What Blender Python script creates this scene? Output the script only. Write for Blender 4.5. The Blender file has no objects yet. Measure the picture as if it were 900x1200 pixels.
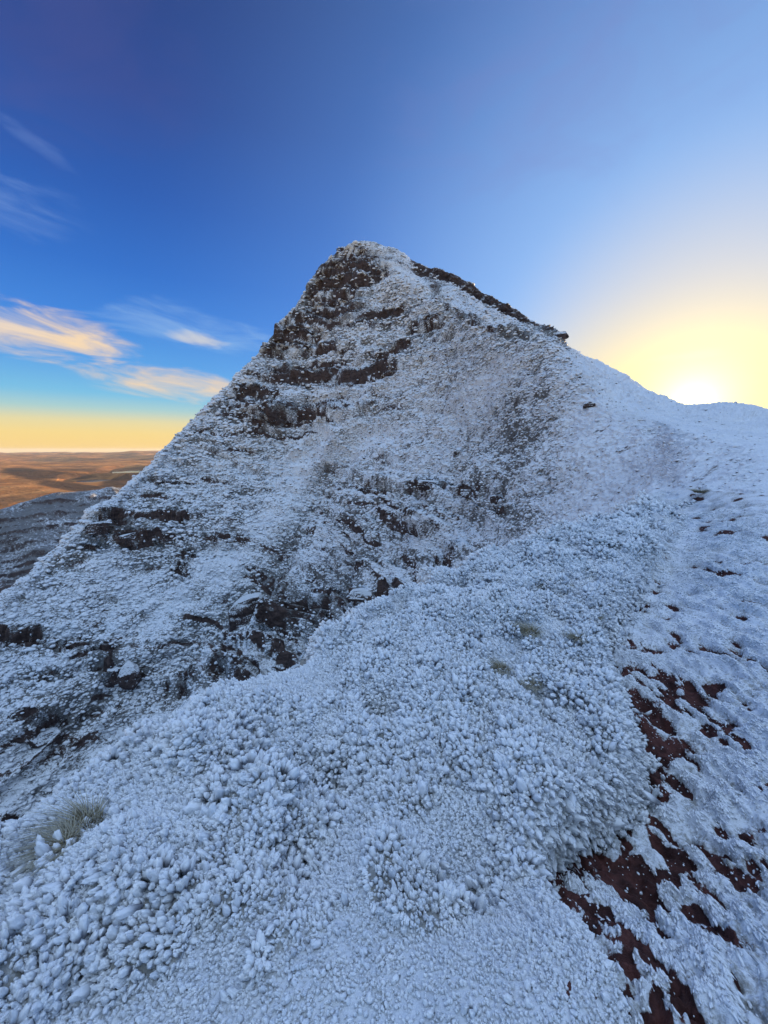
import bpy, math, random
import numpy as np
random.seed(7); rng = np.random.default_rng(7)
R = math.radians
scene = bpy.context.scene
COL = scene.collection

# ------------------------------------------------------------------ camera
F = 450.0                      # focal length in photo pixels (900 x 1200)
PITCH = R(9.2)
cp, sp = math.cos(PITCH), math.sin(PITCH)
cam = bpy.data.cameras.new('camera'); cam_o = bpy.data.objects.new('camera', cam); COL.objects.link(cam_o)
cam_o.location = (0, 0, 0); cam_o.rotation_euler = (R(90) - PITCH, 0, 0)
cam.sensor_fit = 'AUTO'; cam.sensor_width = 36; cam.lens = 36 * F / 1200
cam.clip_start = 0.05; cam.clip_end = 90000
scene.camera = cam_o

def ang(px, py):
    """direction seen at a photo pixel -> azimuth (rad, + right), tan(elevation)"""
    a = (np.asarray(px, float) - 450) / F; b = (600 - np.asarray(py, float)) / F
    dx = a; dy = cp + b * sp; dz = -sp + b * cp
    return np.arctan2(dx, dy), dz / np.hypot(dx, dy)

EXPO = 1.6
EK = 2 ** -EXPO
SUN_AZ, _e = ang(812, 472); SUN_AZ = float(SUN_AZ); SUN_EL = float(math.atan(_e))

# ------------------------------------------------------------------ numpy noise
_p = rng.permutation(256).astype(np.int32); _p = np.concatenate([_p, _p, _p])
_g = rng.normal(size=(256, 3)).astype(np.float32); _g /= np.linalg.norm(_g, axis=1)[:, None]
def noise3(x, y, z):
    x = np.asarray(x, np.float32); y = np.asarray(y, np.float32); z = np.asarray(z, np.float32)
    x, y, z = np.broadcast_arrays(x, y, z)
    xi = np.floor(x); yi = np.floor(y); zi = np.floor(z)
    fx = x - xi; fy = y - yi; fz = z - zi
    xi = xi.astype(np.int32) & 255; yi = yi.astype(np.int32) & 255; zi = zi.astype(np.int32) & 255
    u = fx*fx*fx*(fx*(fx*6-15)+10); v = fy*fy*fy*(fy*(fy*6-15)+10); w = fz*fz*fz*(fz*(fz*6-15)+10)
    def gr(ix, iy, iz, dx, dy, dz):
        h = _p[_p[_p[ix] + iy] + iz]
        g = _g[h]
        return g[..., 0]*dx + g[..., 1]*dy + g[..., 2]*dz
    x1 = (xi+1) & 255; y1 = (yi+1) & 255; z1 = (zi+1) & 255
    a = gr(xi, yi, zi, fx, fy, fz); b = gr(x1, yi, zi, fx-1, fy, fz); a = a + u*(b-a)
    c = gr(xi, y1, zi, fx, fy-1, fz); d = gr(x1, y1, zi, fx-1, fy-1, fz); c = c + u*(d-c); a = a + v*(c-a)
    e = gr(xi, yi, z1, fx, fy, fz-1); f = gr(x1, yi, z1, fx-1, fy, fz-1); e = e + u*(f-e)
    g2 = gr(xi, y1, z1, fx, fy-1, fz-1); h2 = gr(x1, y1, z1, fx-1, fy-1, fz-1); g2 = g2 + u*(h2-g2); e = e + v*(g2-e)
    return (a + w*(e-a)) * 1.6
def fbm(x, y, z, o=4, gain=.5, lac=2.03):
    s = 0; am = 1; t = 0
    for i in range(o):
        s = s + am*noise3(x+17.3*i, y-9.1*i, z+4.7*i); t += am; am *= gain
        x = x*lac; y = y*lac; z = z*lac
    return s / t
def ridged(x, y, z, o=3):
    s = 0; am = 1; t = 0
    for i in range(o):
        s = s + am*(1-np.abs(noise3(x+7.7*i, y+3.1*i, z-5.3*i))*2); t += am; am *= .5
        x = x*2.1; y = y*2.1; z = z*2.1
    return s / t
def sstep(a, b, x):
    t = np.clip((x-a)/(b-a), 0, 1); return t*t*(3-2*t)
def cells(x, y, seed=0):
    """2-D worley F1 distance (cell size 1) and cell id"""
    xi = np.floor(x).astype(np.int32); yi = np.floor(y).astype(np.int32)
    best = np.full(x.shape, 9., np.float32); bid = np.zeros(x.shape, np.int32)
    for dx in (-1, 0, 1):
        for dy in (-1, 0, 1):
            cx = xi+dx; cy = yi+dy
            h = _p[_p[(cx+seed) & 255] + (cy & 255)]; h2 = _p[h+37]
            d = (cx + .1+.8*h/255. - x)**2 + (cy + .1+.8*h2/255. - y)**2
            m = d < best; best = np.where(m, d, best); bid = np.where(m, h, bid)
    return np.sqrt(best), bid

# ------------------------------------------------------------------ pchip
def pchip_eval(X, Y, xq):
    """X (n,), Y (n,), monotone cubic through the points, flat outside"""
    X = np.asarray(X, float); Y = np.asarray(Y, float)
    h = np.diff(X); d = np.diff(Y)/h
    m = np.zeros_like(Y)
    w1 = 2*h[1:]+h[:-1]; w2 = h[1:]+2*h[:-1]
    with np.errstate(all='ignore'):
        mm = (w1+w2)/(w1/d[:-1]+w2/d[1:])
    m[1:-1] = np.where(d[:-1]*d[1:] > 0, mm, 0); m[0] = d[0]; m[-1] = d[-1]
    xq = np.clip(xq, X[0], X[-1]); i = np.clip(np.searchsorted(X, xq)-1, 0, len(X)-2)
    t = (xq-X[i])/h[i]
    return ((1+2*t)*(1-t)**2*Y[i] + t*(1-t)**2*h[i]*m[i] + t*t*(3-2*t)*Y[i+1] + t*t*(t-1)*h[i]*m[i+1])

def curve(pts, TH):
    P = np.array(pts, float); th, e = ang(P[:, 0], P[:, 1]); o = np.argsort(th)
    th = th[o]; e = e[o]; r = P[o, 2]
    return np.exp(pchip_eval(th, np.log(r), TH)), pchip_eval(th, e, TH)

# ------------------------------------------------------------------ mesh / object helpers
def mesh_obj(name, V, Fq, mat, smooth=True, parent=None, attrs=None, link=True):
    me = bpy.data.meshes.new(name)
    V = np.ascontiguousarray(V, np.float32); Fq = np.ascontiguousarray(Fq, np.int32)
    n = Fq.shape[1] if Fq.size else 4
    me.vertices.add(len(V)); me.vertices.foreach_set('co', V.ravel())
    if len(Fq):
        me.loops.add(Fq.size); me.loops.foreach_set('vertex_index', Fq.ravel())
        me.polygons.add(len(Fq)); me.polygons.foreach_set('loop_start', np.arange(0, Fq.size, n, dtype=np.int32))
        me.polygons.foreach_set('loop_total', np.full(len(Fq), n, np.int32))
        me.polygons.foreach_set('use_smooth', np.full(len(Fq), smooth, bool))
    for k, a in (attrs or {}).items():
        a = np.ascontiguousarray(a, np.float32)
        if a.ndim == 1:
            at = me.attributes.new(k, 'FLOAT', 'POINT'); at.data.foreach_set('value', a)
        else:
            at = me.attributes.new(k, 'FLOAT_VECTOR', 'POINT'); at.data.foreach_set('vector', a.ravel())
    me.update(calc_edges=True)
    if mat: me.materials.append(mat)
    o = bpy.data.objects.new(name, me)
    if link: COL.objects.link(o)
    if parent: o.parent = parent
    return o
def grid_faces(nr, nc, close=False):
    idx = np.arange(nr*nc, dtype=np.int32).reshape(nr, nc)
    a = idx[:-1, :-1]; b = idx[:-1, 1:]; c = idx[1:, 1:]; d = idx[1:, :-1]
    return np.stack([a, b, c, d], -1).reshape(-1, 4)
def grid_normals(P):
    du = np.gradient(P, axis=1); dv = np.gradient(P, axis=0)
    n = np.cross(du, dv); n /= np.linalg.norm(n, axis=-1, keepdims=True)+1e-12
    n[n[..., 2] < 0] *= -1
    return n
def tag(o, label=None, cat=None, group=None, kind=None):
    if label: o['label'] = label
    if cat: o['category'] = cat
    if group: o['group'] = group
    if kind: o['kind'] = kind
    return o

# ------------------------------------------------------------------ material helpers
def new_mat(name):
    m = bpy.data.materials.new(name); m.use_nodes = True
    nt = m.node_tree; nt.nodes.clear()
    out = nt.nodes.new('ShaderNodeOutputMaterial'); b = nt.nodes.new('ShaderNodeBsdfPrincipled')
    nt.links.new(b.outputs[0], out.inputs[0])
    return m, nt, b
class NT:
    def __init__(s, nt): s.nt = nt
    def n(s, t, **k):
        nd = s.nt.nodes.new(t)
        for a, v in k.items(): setattr(nd, a, v)
        return nd
    def l(s, a, b): s.nt.links.new(a, b)
    def put(s, sock, v):
        if isinstance(v, bpy.types.NodeSocket): s.l(v, sock)
        else: sock.default_value = v
    def math(s, op, a, b=0.0, c=None, clamp=False):
        nd = s.n('ShaderNodeMath', operation=op, use_clamp=clamp); s.put(nd.inputs[0], a); s.put(nd.inputs[1], b)
        if c is not None: s.put(nd.inputs[2], c)
        return nd.outputs[0]
    def vmath(s, op, a, b=(0, 0, 0)):
        nd = s.n('ShaderNodeVectorMath', operation=op); s.put(nd.inputs[0], a); s.put(nd.inputs[1], b)
        return nd.outputs['Value'] if op in ('DOT_PRODUCT', 'LENGTH') else nd.outputs[0]
    def noise(s, vec, scale, detail=4, rough=.55, dist=0.0):
        nd = s.n('ShaderNodeTexNoise'); s.l(vec, nd.inputs['Vector'])
        nd.inputs['Scale'].default_value = scale; nd.inputs['Detail'].default_value = detail
        nd.inputs['Roughness'].default_value = rough; nd.inputs['Distortion'].default_value = dist
        return nd.outputs[0]
    def mix(s, f, a, b):
        nd = s.n('ShaderNodeMix', data_type='RGBA'); s.put(nd.inputs[0], f)
        s.put(nd.inputs[6], a if not isinstance(a, tuple) else (*a, 1)); s.put(nd.inputs[7], b if not isinstance(b, tuple) else (*b, 1))
        return nd.outputs[2]
    def ramp(s, f, stops, interp='LINEAR'):
        nd = s.n('ShaderNodeValToRGB'); s.put(nd.inputs[0], f); cr = nd.color_ramp; cr.interpolation = interp
        while len(cr.elements) > 1: cr.elements.remove(cr.elements[-1])
        cr.elements[0].position = stops[0][0]; cr.elements[0].color = (*stops[0][1], 1)
        for p_, c_ in stops[1:]:
            e_ = cr.elements.new(p_); e_.color = (*c_, 1)
        return nd.outputs[0]
    def sm(s, x, a, b, lo=0., hi=1.):
        nd = s.n('ShaderNodeMapRange', interpolation_type='SMOOTHSTEP'); s.put(nd.inputs[0], x)
        nd.inputs[1].default_value = a; nd.inputs[2].default_value = b; nd.inputs[3].default_value = lo; nd.inputs[4].default_value = hi
        return nd.outputs[0]
    def attr(s, name):
        nd = s.n('ShaderNodeAttribute', attribute_name=name); return nd.outputs['Fac']
    def pos(s):
        return s.n('ShaderNodeNewGeometry').outputs['Position']
    def bump(s, h, strength, dist, normal=None):
        nd = s.n('ShaderNodeBump'); nd.inputs['Strength'].default_value = strength; nd.inputs['Distance'].default_value = dist
        s.l(h, nd.inputs['Height'])
        if normal: s.l(normal, nd.inputs['Normal'])
        return nd.outputs[0]
def lin(r, g, b):
    f = lambda c: (c/255/12.92) if c/255 <= .04045 else ((c/255+.055)/1.055)**2.4
    return (f(r), f(g), f(b))

SNOW = (.80, .84, .90)
def snow_mat(name, rockcol, rockcol2, grass, s_rock, s_fine, bumpd, grassamt=.35, soft=(.40, .60), lie=False, gsoft=(.22, .95), ragged=.8):
    m, nt, b = new_mat(name); N = NT(nt); P = N.pos()
    if lie: P = N.n('ShaderNodeAttribute', attribute_name='lie').outputs['Vector']
    rock = N.attr('rock'); gr = N.attr('grass')
    f1 = N.noise(P, s_fine, 4, .75); f2 = N.noise(P, s_rock, 4, .6); f3 = N.noise(P, s_rock*.23, 3)
    snow = N.mix(N.sm(f3, .35, .7), SNOW, (.70, .75, .83))
    snow = N.mix(N.math('MULTIPLY', N.sm(f1, .42, .7), .35), snow, (.62, .66, .70))
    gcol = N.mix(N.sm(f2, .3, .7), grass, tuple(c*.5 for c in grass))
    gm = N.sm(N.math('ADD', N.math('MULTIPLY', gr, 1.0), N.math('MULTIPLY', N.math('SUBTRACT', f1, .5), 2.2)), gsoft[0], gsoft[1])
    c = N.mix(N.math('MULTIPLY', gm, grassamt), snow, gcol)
    rc = N.mix(N.sm(f2, .35, .65), rockcol, rockcol2)
    rm = N.sm(N.math('ADD', rock, N.math('MULTIPLY', N.math('SUBTRACT', f1, .5), ragged)), soft[0], soft[1])
    c = N.mix(rm, c, rc)
    N.l(c, b.inputs['Base Color'])
    b.inputs['Roughness'].default_value = .75; b.inputs['Specular IOR Level'].default_value = .25
    N.l(N.bump(N.math('ADD', f1, N.math('MULTIPLY', f2, 1.5)), .7, bumpd), b.inputs['Normal'])
    return m

# ================================================================== NEAR RIDGE + MOUNTAIN (one continuous surface)
THv = np.concatenate([np.linspace(-80, -55, 60, endpoint=False), np.linspace(-55, 53, 1150), np.linspace(53, 80, 60)[1:]])
TH = np.radians(THv); NC = len(TH)

# knots: (photo px, photo py, horizontal distance in metres)
F1 = [(-500, 1200, 1.6), (0, 1200, 1.42), (200, 1200, 1.08), (450, 1200, .80), (620, 1200, .85), (740, 1200, 1.05), (900, 1200, 1.30), (1500, 1200, 1.8)]
F2 = [(-500, 1130, 1.9), (0, 1095, 1.75), (200, 1040, 1.50), (450, 1000, 1.45), (620, 990, 1.62), (740, 1000, 1.95), (900, 1000, 2.25), (1500, 1000, 3)]
F3 = [(-500, 1110, 2.0), (0, 1035, 2.02), (100, 985, 1.98), (200, 930, 2.05), (330, 880, 2.2), (450, 830, 2.6), (600, 790, 3.2), (700, 790, 3.7), (800, 790, 4.1), (900, 790, 4.3), (1500, 790, 5.5)]
A = [(-500, 1100, 2.15), (-100, 1040, 2.2), (0, 985, 2.3), (50, 950, 2.35), (100, 915, 2.42), (150, 885, 2.5), (200, 850, 2.65), (250, 820, 2.75), (300, 800, 2.9), (350, 785, 3.05), (400, 752, 3.6), (450, 720, 4.2), (500, 690, 5.2),
     (560, 665, 6.5), (600, 650, 7.5), (640, 640, 8.5), (690, 622, 11), (750, 592, 16.5), (768, 588, 18), (800, 592, 16.5), (850, 600, 13), (900, 605, 11.5), (1500, 620, 9)]
C = [(-500, 1115, 70), (-100, 1050, 72), (0, 992, 74), (100, 922, 75), (200, 857, 74), (300, 806, 68), (350, 791, 64), (400, 757, 58), (450, 725, 50), (500, 695, 45),
     (560, 669, 39), (600, 653, 34), (640, 643, 31), (690, 624, 28), (750, 584, 27), (768, 562, 26), (800, 562, 20.5), (850, 563, 17.5), (900, 567, 15.5), (1500, 570, 13)]
D = [(-500, 1000, 85), (-100, 900, 88), (0, 840, 92), (100, 745, 100), (200, 690, 104), (300, 610, 108), (350, 590, 104), (430, 540, 88), (500, 520, 74), (560, 520, 60), (620, 530, 45), (690, 520, 38), (745, 520, 34), (768, 530, 31), (800, 540, 24), (850, 543, 20.5), (900, 548, 18), (1500, 550, 15)]
I = [(-500, 880, 103), (-100, 790, 106), (0, 715, 112), (60, 675, 117), (180, 565, 132), (240, 500, 142), (322, 412, 152), (385, 330, 160), (430, 302, 160), (465, 320, 140), (500, 347, 115), (550, 376, 85), (600, 396, 67), (650, 412, 55), (690, 436, 49), (740, 476, 42), (768, 492, 38), (800, 507, 31), (850, 520, 25), (900, 526, 22), (1500, 530, 20)]
S = [(-500, 860, 106), (-100, 765, 112), (0, 695, 117), (60, 655, 123), (110, 608, 128), (180, 545, 138), (240, 482, 148), (290, 430, 154), (322, 393, 158), (345, 362, 161), (385, 305, 166), (405, 289, 167), (430, 284, 167), (455, 291, 165), (485, 308, 161), (530, 324, 153),
     (560, 339, 147), (600, 363, 139), (630, 383, 133), (650, 395, 130), (656, 403, 129), (690, 424, 126), (740, 449, 120), (780, 468, 114), (805, 476, 110), (845, 475, 105), (900, 482, 96), (1500, 500, 80)]
knots = []
knots.append((np.full(NC, .25), np.full(NC, -1.62/.25)))
for k in (F1, F2, F3, A): knots.append(curve(k, TH))
rA, eA = knots[-1]; rC, eC = curve(C, TH)
w = sstep(R(30.5), R(24), TH)            # how far the hidden dip behind the near crest goes down
rB = np.exp((.36+.19*w)*np.log(rA)+(.64-.19*w)*np.log(rC)); eB = (1-w)*(.36*eA+.64*eC) + w*(eA*1.22-.03)
rB0 = w*rA*1.22 + (1-w)*np.exp(.68*np.log(rA)+.32*np.log(rC)); eB0 = (1-w)*(.68*eA+.32*eC) + w*(eA*1.06-.012)
knots += [(rB0, eB0), (rB, eB), (rC, eC), curve(D, TH), curve(I, TH)]
rS, eS = curve(S, TH); rI, eI = knots[-1]
rim = sstep(R(1), R(5), TH)*sstep(R(24.6), R(23.6), TH)
knots.append((np.exp((1-rim)*(.45*np.log(rI)+.55*np.log(rS)) + rim*np.log(rS*.975)), (1-rim)*(.42*eI+.58*eS) + rim*(eS-.030)))
knots.append((rS, eS))
knots.append((rS*1.06, eS-.035)); 
zS = rS*eS
knots.append((rS*1.35, (zS-rS*.28-6)/(rS*1.35)))
knots.append((np.full(NC, 420.), (np.minimum(zS*.3-150, -150))/420.))
rows = [30, 200, 210, 240, 36, 40, 30, 230, 250, 110, 30, 12, 16, 12]
assert len(rows) == len(knots)-1
T = [0.]; 
Kr = np.log(np.array([k[0] for k in knots])); Kz = np.array([k[0]*k[1] for k in knots]); nk = len(knots)
tq = np.concatenate([np.linspace(i, i+1, n_, endpoint=False) for i, n_ in enumerate(rows)] + [[nk-1]])
NR = len(tq)
def pchip_cols(Y, t):
    d = np.diff(Y, axis=0); m = np.zeros_like(Y)
    with np.errstate(all='ignore'):
        mm = 2*d[:-1]*d[1:]/(d[:-1]+d[1:])
    m[1:-1] = np.where(d[:-1]*d[1:] > 0, mm, 0); m[0] = d[0]; m[-1] = d[-1]
    i = np.clip(np.floor(t).astype(int), 0, len(Y)-2); s = (t-i)[:, None]
    return (1+2*s)*(1-s)**2*Y[i] + s*(1-s)**2*m[i] + s*s*(3-2*s)*Y[i+1] + s*s*(s-1)*m[i+1]
GR = np.exp(pchip_cols(Kr, tq)); GZ = pchip_cols(Kz, tq)
GX = GR*np.sin(TH)[None]; GY = GR*np.cos(TH)[None]
P0 = np.stack([GX, GY, GZ], -1).astype(np.float64)
GE = GZ/GR; GT = np.broadcast_to(TH[None], GE.shape)
row_of = lambda k: sum(rows[:k])
rA_row, rC_row, rS_row = row_of(4), row_of(7), row_of(11)
SPLIT = row_of(6)                       # hidden dip: ground | mountain

def loc(px, py, far=False):
    """grid (row, col) of the surface seen at a photo pixel; far = beyond the near crest"""
    th, e = ang(px, py); j = int(np.clip(np.searchsorted(TH, th), 1, NC-2))
    r0, r1 = (SPLIT, rS_row+2) if far else (0, SPLIT)
    col = GE[r0:r1, j]
    hit = np.nonzero(col >= e)[0]
    i = r0 + (hit[0] if len(hit) else int(np.argmax(col)))
    return i, j
def wpos(px, py, far=False):
    i, j = loc(px, py, far); return P0[i, j]

# masks in angular coordinates (a baked property of the ground)
SX = F
def blobs(lst, th, e):
    """soft union of ellipses given as (px, py, rx, ry, tilt deg, strength)"""
    a = np.tan(th); # px-like
    # project grid vertex direction to photo pixels
    dx = np.sin(th); dy = np.cos(th); dz = e
    fw = dy*cp - dz*sp; up = dy*sp + dz*cp
    X = 450 + F*dx/fw; Y = 600 - F*up/fw
    m = np.zeros_like(X)
    for (px, py, rx, ry, rot, s) in lst:
        c, q = math.cos(R(rot)), math.sin(R(rot)); u = ((X-px)*c + (Y-py)*q)/rx; v = (-(X-px)*q + (Y-py)*c)/ry
        m = np.maximum(m, s*np.exp(-(u*u+v*v)*.7))
    return m, X, Y

# size of what one grid cell (or one picture element) covers, in metres: octaves finer than that are left out
_sp = np.linalg.norm(np.diff(P0, axis=0), axis=-1); _sp = np.concatenate([_sp, _sp[-1:]], 0)
FP = np.maximum(GR/384*.75, _sp*1.1)
def octs(x, y, z, f0, n, fp, decay=.85):
    s_ = 0
    for i_ in range(n):
        f_ = f0*1.9**i_
        s_ = s_ + noise3(x*f_+11*i_, y*f_-7*i_, z*f_+3*i_)*(1.9**(-decay*i_))*sstep(.48, .22, f_*fp)
    return s_
# ---- large form noise on the mountain
X0, Y0, Z0 = P0[..., 0], P0[..., 1], P0[..., 2]
N0 = grid_normals(P0)
Pm = P0.copy()
far_sl = slice(SPLIT, NR)
x, y, z = X0[far_sl], Y0[far_sl], Z0[far_sl]; th = GT[far_sl]; e = GE[far_sl]; rr = GR[far_sl]; nn = N0[far_sl]
fade = sstep(0, 8, np.arange(SPLIT, NR)-SPLIT)[:, None]*np.ones_like(x)
rockl = [(365, 715, 80, 22, -22, .62), (300, 760, 50, 22, -30, .6), (215, 800, 34, 14, -20, .6), (90, 760, 60, 12, 5, .5), (60, 850, 60, 14, -12, .5), (412, 318, 45, 16, -5, .9), (398, 338, 45, 18, -20, 1), (345, 395, 42, 14, -25, 1.), (372, 372, 55, 10, -18, .9), (440, 372, 35, 7, -15, .8), (360, 408, 45, 10, -5, .8),
         (300, 465, 36, 16, -15, .9), (350, 440, 55, 12, -8, .95), (430, 440, 45, 10, -15, .9), (345, 487, 60, 16, -8, .85), (470, 405, 40, 7, -25, .6), (420, 480, 40, 6, -15, .5),
         (500, 375, 25, 8, -25, .7), (345, 330, 30, 45, 35, .55), (545, 470, 40, 5, -25, .5), (600, 470, 40, 5, -20, .4), (128, 615, 30, 12, -10, 1), (165, 632, 30, 10, 0, 1), (110, 640, 20, 10, -20, .8),
         (265, 633, 45, 6, 4, .8), (210, 605, 50, 10, 0, .5), (215, 660, 14, 30, 20, .6), (20, 747, 40, 9, 0, 1.), (75, 745, 30, 8, 0, .6), (122, 770, 14, 18, 0, .8), (60, 790, 30, 5, -8, .5),
         (45, 838, 40, 6, -8, .8), (10, 880, 30, 6, -10, .4), (100, 870, 20, 5, -20, .5), (15, 962, 28, 6, -12, .9),
         (445, 572, 18, 8, 0, .9), (510, 573, 22, 9, 0, .9), (565, 577, 30, 9, 0, .9), (480, 605, 60, 8, -3, .6), (500, 622, 45, 7, -5, .5), (590, 600, 30, 12, 0, .4), (640, 575, 30, 8, 0, .5), (330, 640, 30, 6, 0, .5), (360, 625, 30, 5, -8, .4),
         (332, 690, 40, 22, -20, .75), (400, 700, 60, 8, -8, .6), (440, 697, 55, 8, -2, 1), (480, 690, 25, 8, -5, .9), (460, 660, 50, 8, -3, .5), (340, 725, 26, 12, -20, .9), (385, 745, 30, 14, -15, .85), (405, 735, 24, 10, 0, .8), (345, 770, 34, 18, -20, .9), (300, 785, 30, 16, -10, .95), (262, 775, 12, 24, 0, .9), (235, 790, 14, 14, 0, .6),
         (515, 655, 28, 8, -20, .7), (430, 620, 50, 6, -5, .3), (150, 788, 24, 14, -5, .9), (200, 560, 60, 6, 0, .35), (170, 585, 60, 5, 0, .35), (540, 525, 14, 6, 0, .6), (690, 472, 16, 4, 0, .5), (700, 525, 50, 18, -25, .38), (660, 560, 50, 16, -15, .4), (640, 500, 50, 14, -20, .3),
         (525, 325, 26, 4, 33, .9), (560, 345, 30, 4, 33, .9), (600, 369, 32, 4, 34, 1), (632, 388, 26, 4, 34, 1), (500, 333, 24, 5, 38, .9), (530, 360, 30, 5, 36, .95), (565, 380, 30, 4, 26, .9), (605, 392, 30, 3, 18, .7), (430, 300, 60, 7, 12, .7), (470, 313, 30, 6, 30, .7)]
rk, PXm, PYm = blobs(rockl, th, e)
# strata everywhere, faint
wp = fbm(x*.02, y*.02, z*.02, 3)*5 + fbm(x*.09, y*.09, z*.09, 3)*2.2
zz = z + wp + .06*x
nearfade = sstep(28, 55, rr)
big = (ridged(x*.022, y*.022, z*.03, 3)-.45)*3.2 + fbm(x*.06, y*.06, z*.09, 3)*2.0
big = big*nearfade*fade*np.clip(rr/120, .2, 1.2)
skyf = np.exp(-((np.arange(SPLIT, NR)-rS_row)/26.)**2)[:, None]
big = big*(1-.75*skyf)
Hs = 5.0
def terr(zv, H, wd):
    p_ = zv/H - np.floor(zv/H); f_ = sstep(1-wd, 1, p_); return H*(f_-p_+.5*(1-wd))
band = np.clip(.30 + .9*sstep(.15, .75, rk + .35*fbm(x*.05, y*.05, z*.15, 3)), 0, 1)
faceonly = (1-sstep(R(20), R(28), th))*(np.arange(SPLIT, NR) < rS_row+20)[:, None]
left = .25+.75*faceonly
tz = (terr(zz, 5.2, .28)*.7 + terr(zz+1.3*fbm(x*.3, y*.3, z*.3, 2), 1.9, .3)*1.0)*band*left*nearfade*fade
med = fbm(x*.22, y*.22, z*.3, 4)*1.1*(.5+1.3*band) + ridged(x*.35, y*.35, z*.35, 2)*.35
scale = np.clip(rr/100, .12, 1.3)
kf = 100/np.maximum(rr, 30)
# icy tussocks, scaled with how coarse the clumps look there
tus = (ridged(x*.9, y*.9, z*1.1, 3)-.4)*.42*(.45+1.*band) + fbm(x*2.6, y*2.6, z*2.6, 3)*.30*(.5+band)
# chunky blocks in the rock bands
cw, cid = cells((x+.4*y)*.38+wp*.1, zz*.75, 5)
blk = (.55-cw)*1.3*sstep(.35, .8, rk)
rsc = np.clip(rr/70, .18, 1)
disp = (big + med*rsc*nearfade*.8 + tus*rsc + blk*rsc*nearfade)*fade
hN = nn.copy(); hN[..., 2] *= .4; hN /= np.linalg.norm(hN, axis=-1, keepdims=True)
rowi = np.arange(SPLIT, NR)[:, None]
backr = sstep(row_of(9)-10, row_of(9)+25, rowi)*sstep(R(-3), R(2), th)      # the ridge's back, seen edge-on
calm = 1-.80*backr
# lumps of rime-covered turf, stretched along the lie of the slope
fpf = FP[far_sl]
kt = .55*sstep(R(-14), R(14), th); q_ = z - kt*x + 1.2*fbm(x*.05, y*.05, z*.05, 2)
la = octs(x*.40, y*.40, q_*1.25, .35, 7, fpf*.75, .45)
lb = octs(x, y, z, .55, 6, fpf*.9, .50)
vg = (PXm*math.sin(R(50)) + PYm*math.cos(R(50)))/62. + .9*fbm(x*.035, y*.035, z*.035, 3) + 1.3*fbm(x*.012+5, y*.012, z*.012, 2)
gul = (1-3.2*np.abs(noise3(vg, 0*vg+3.3, (PYm-600)/900.)))*sstep(R(6), R(-6), th)*sstep(380, 520, PYm)
disp = disp + 1.5*gul*fade*np.clip(rr/110, .3, 1)
smoothl = [(345, 570, 16, 85, 38, 1), (210, 700, 16, 70, 38, .9), (110, 890, 16, 70, 45, .8), (560, 455, 60, 18, -25, .8), (430, 520, 60, 16, -20, .8), (470, 545, 50, 14, -15, .6), (460, 312, 35, 10, 30, .9), (150, 690, 50, 20, 0, .7), (60, 730, 60, 14, 0, .6), (560, 620, 40, 8, 0, .6), (500, 440, 60, 10, -25, .6), (380, 460, 40, 6, -15, .6)]
smo, _, _ = blobs(smoothl, th, e)
patch = sstep(-.35, .35, fbm(x*.045+4, y*.045, z*.06, 3))
ruf = (.50+.55*patch)*(1-.62*smo)
lump = (.55*la+.6*lb)
disp = disp*(1-.5*smo) + lump*.50*np.clip(rr/110, .16, 1.15)*fade*ruf*(.8+.6*band)*(1-.55*backr)*(1-.75*sstep(R(20), R(29), th))
disp = disp + .10*fade*sstep(R(20), R(29), th)*octs(x*.5, y*1.7, z*2, .35, 7, fpf, .6)
for (bx_, by_, br, bh) in [(335, 712, 7, 4.5), (300, 770, 5, 3), (235, 785, 4.5, 3.5), (430, 676, 7, 3), (385, 730, 5, 3), (190, 750, 6, 3), (150, 775, 4, 3), (35, 842, 5, 3), (60, 800, 8, 3), (510, 600, 6, 2), (560, 560, 5, 1.6), (130, 610, 7, 3), (270, 615, 8, 2), (330, 480, 10, 2.5), (350, 390, 10, 2.5), (400, 320, 9, 3)]:
    qq = wpos(bx_, by_, True); d2_ = ((x-qq[0])**2+(y-qq[1])**2+((z-qq[2])*1.3)**2)/(br*br); disp = disp + bh*np.exp(-d2_*1.3)*np.where(z < qq[2], sstep(-br*.75, -br*.3, z-qq[2]), 1)*fade
Pm[SPLIT:] = P0[far_sl] + hN*disp[..., None]
Pm[SPLIT:, :, 2] += tz*calm*(1-.75*skyf)
# ---- near ground
sl = slice(0, SPLIT+1)
x, y, z = X0[sl], Y0[sl], Z0[sl]; th = GT[sl]; e = GE[sl]; rr = GR[sl]; nn = N0[sl]
edge_px = [(760, 1260), (738, 1150), (690, 1080), (650, 1020), (622, 975), (655, 950), (705, 930), (742, 890), (738, 830), (712, 780), (700, 740), (722, 700), (760, 660), (790, 620), (812, 590)]
edge = np.array([wpos(a_, b_)[:2] for a_, b_ in edge_px])
def seg_dist(x, y, E):
    best = np.full(x.shape, 1e9); side = np.zeros(x.shape); tpar = np.zeros(x.shape)
    for k in range(len(E)-1):
        ax, ay = E[k]; bx_, by_ = E[k+1]; ux, uy = bx_-ax, by_-ay; L2 = ux*ux+uy*uy
        t = np.clip(((x-ax)*ux+(y-ay)*uy)/L2, 0, 1); qx = x-ax-t*ux; qy = y-ay-t*uy; d = qx*qx+qy*qy
        m = d < best; best = np.where(m, d, best); side = np.where(m, ux*qy-uy*qx, side); tpar = np.where(m, k+t, tpar)
    return np.sqrt(best)*np.sign(side), tpar
ed, et = seg_dist(x + .06*fbm(x*3, y*3, 0*x, 3), y + .06*fbm(x*3+9, y*3, 0*x, 3), edge)   # + left (mound) side
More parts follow.
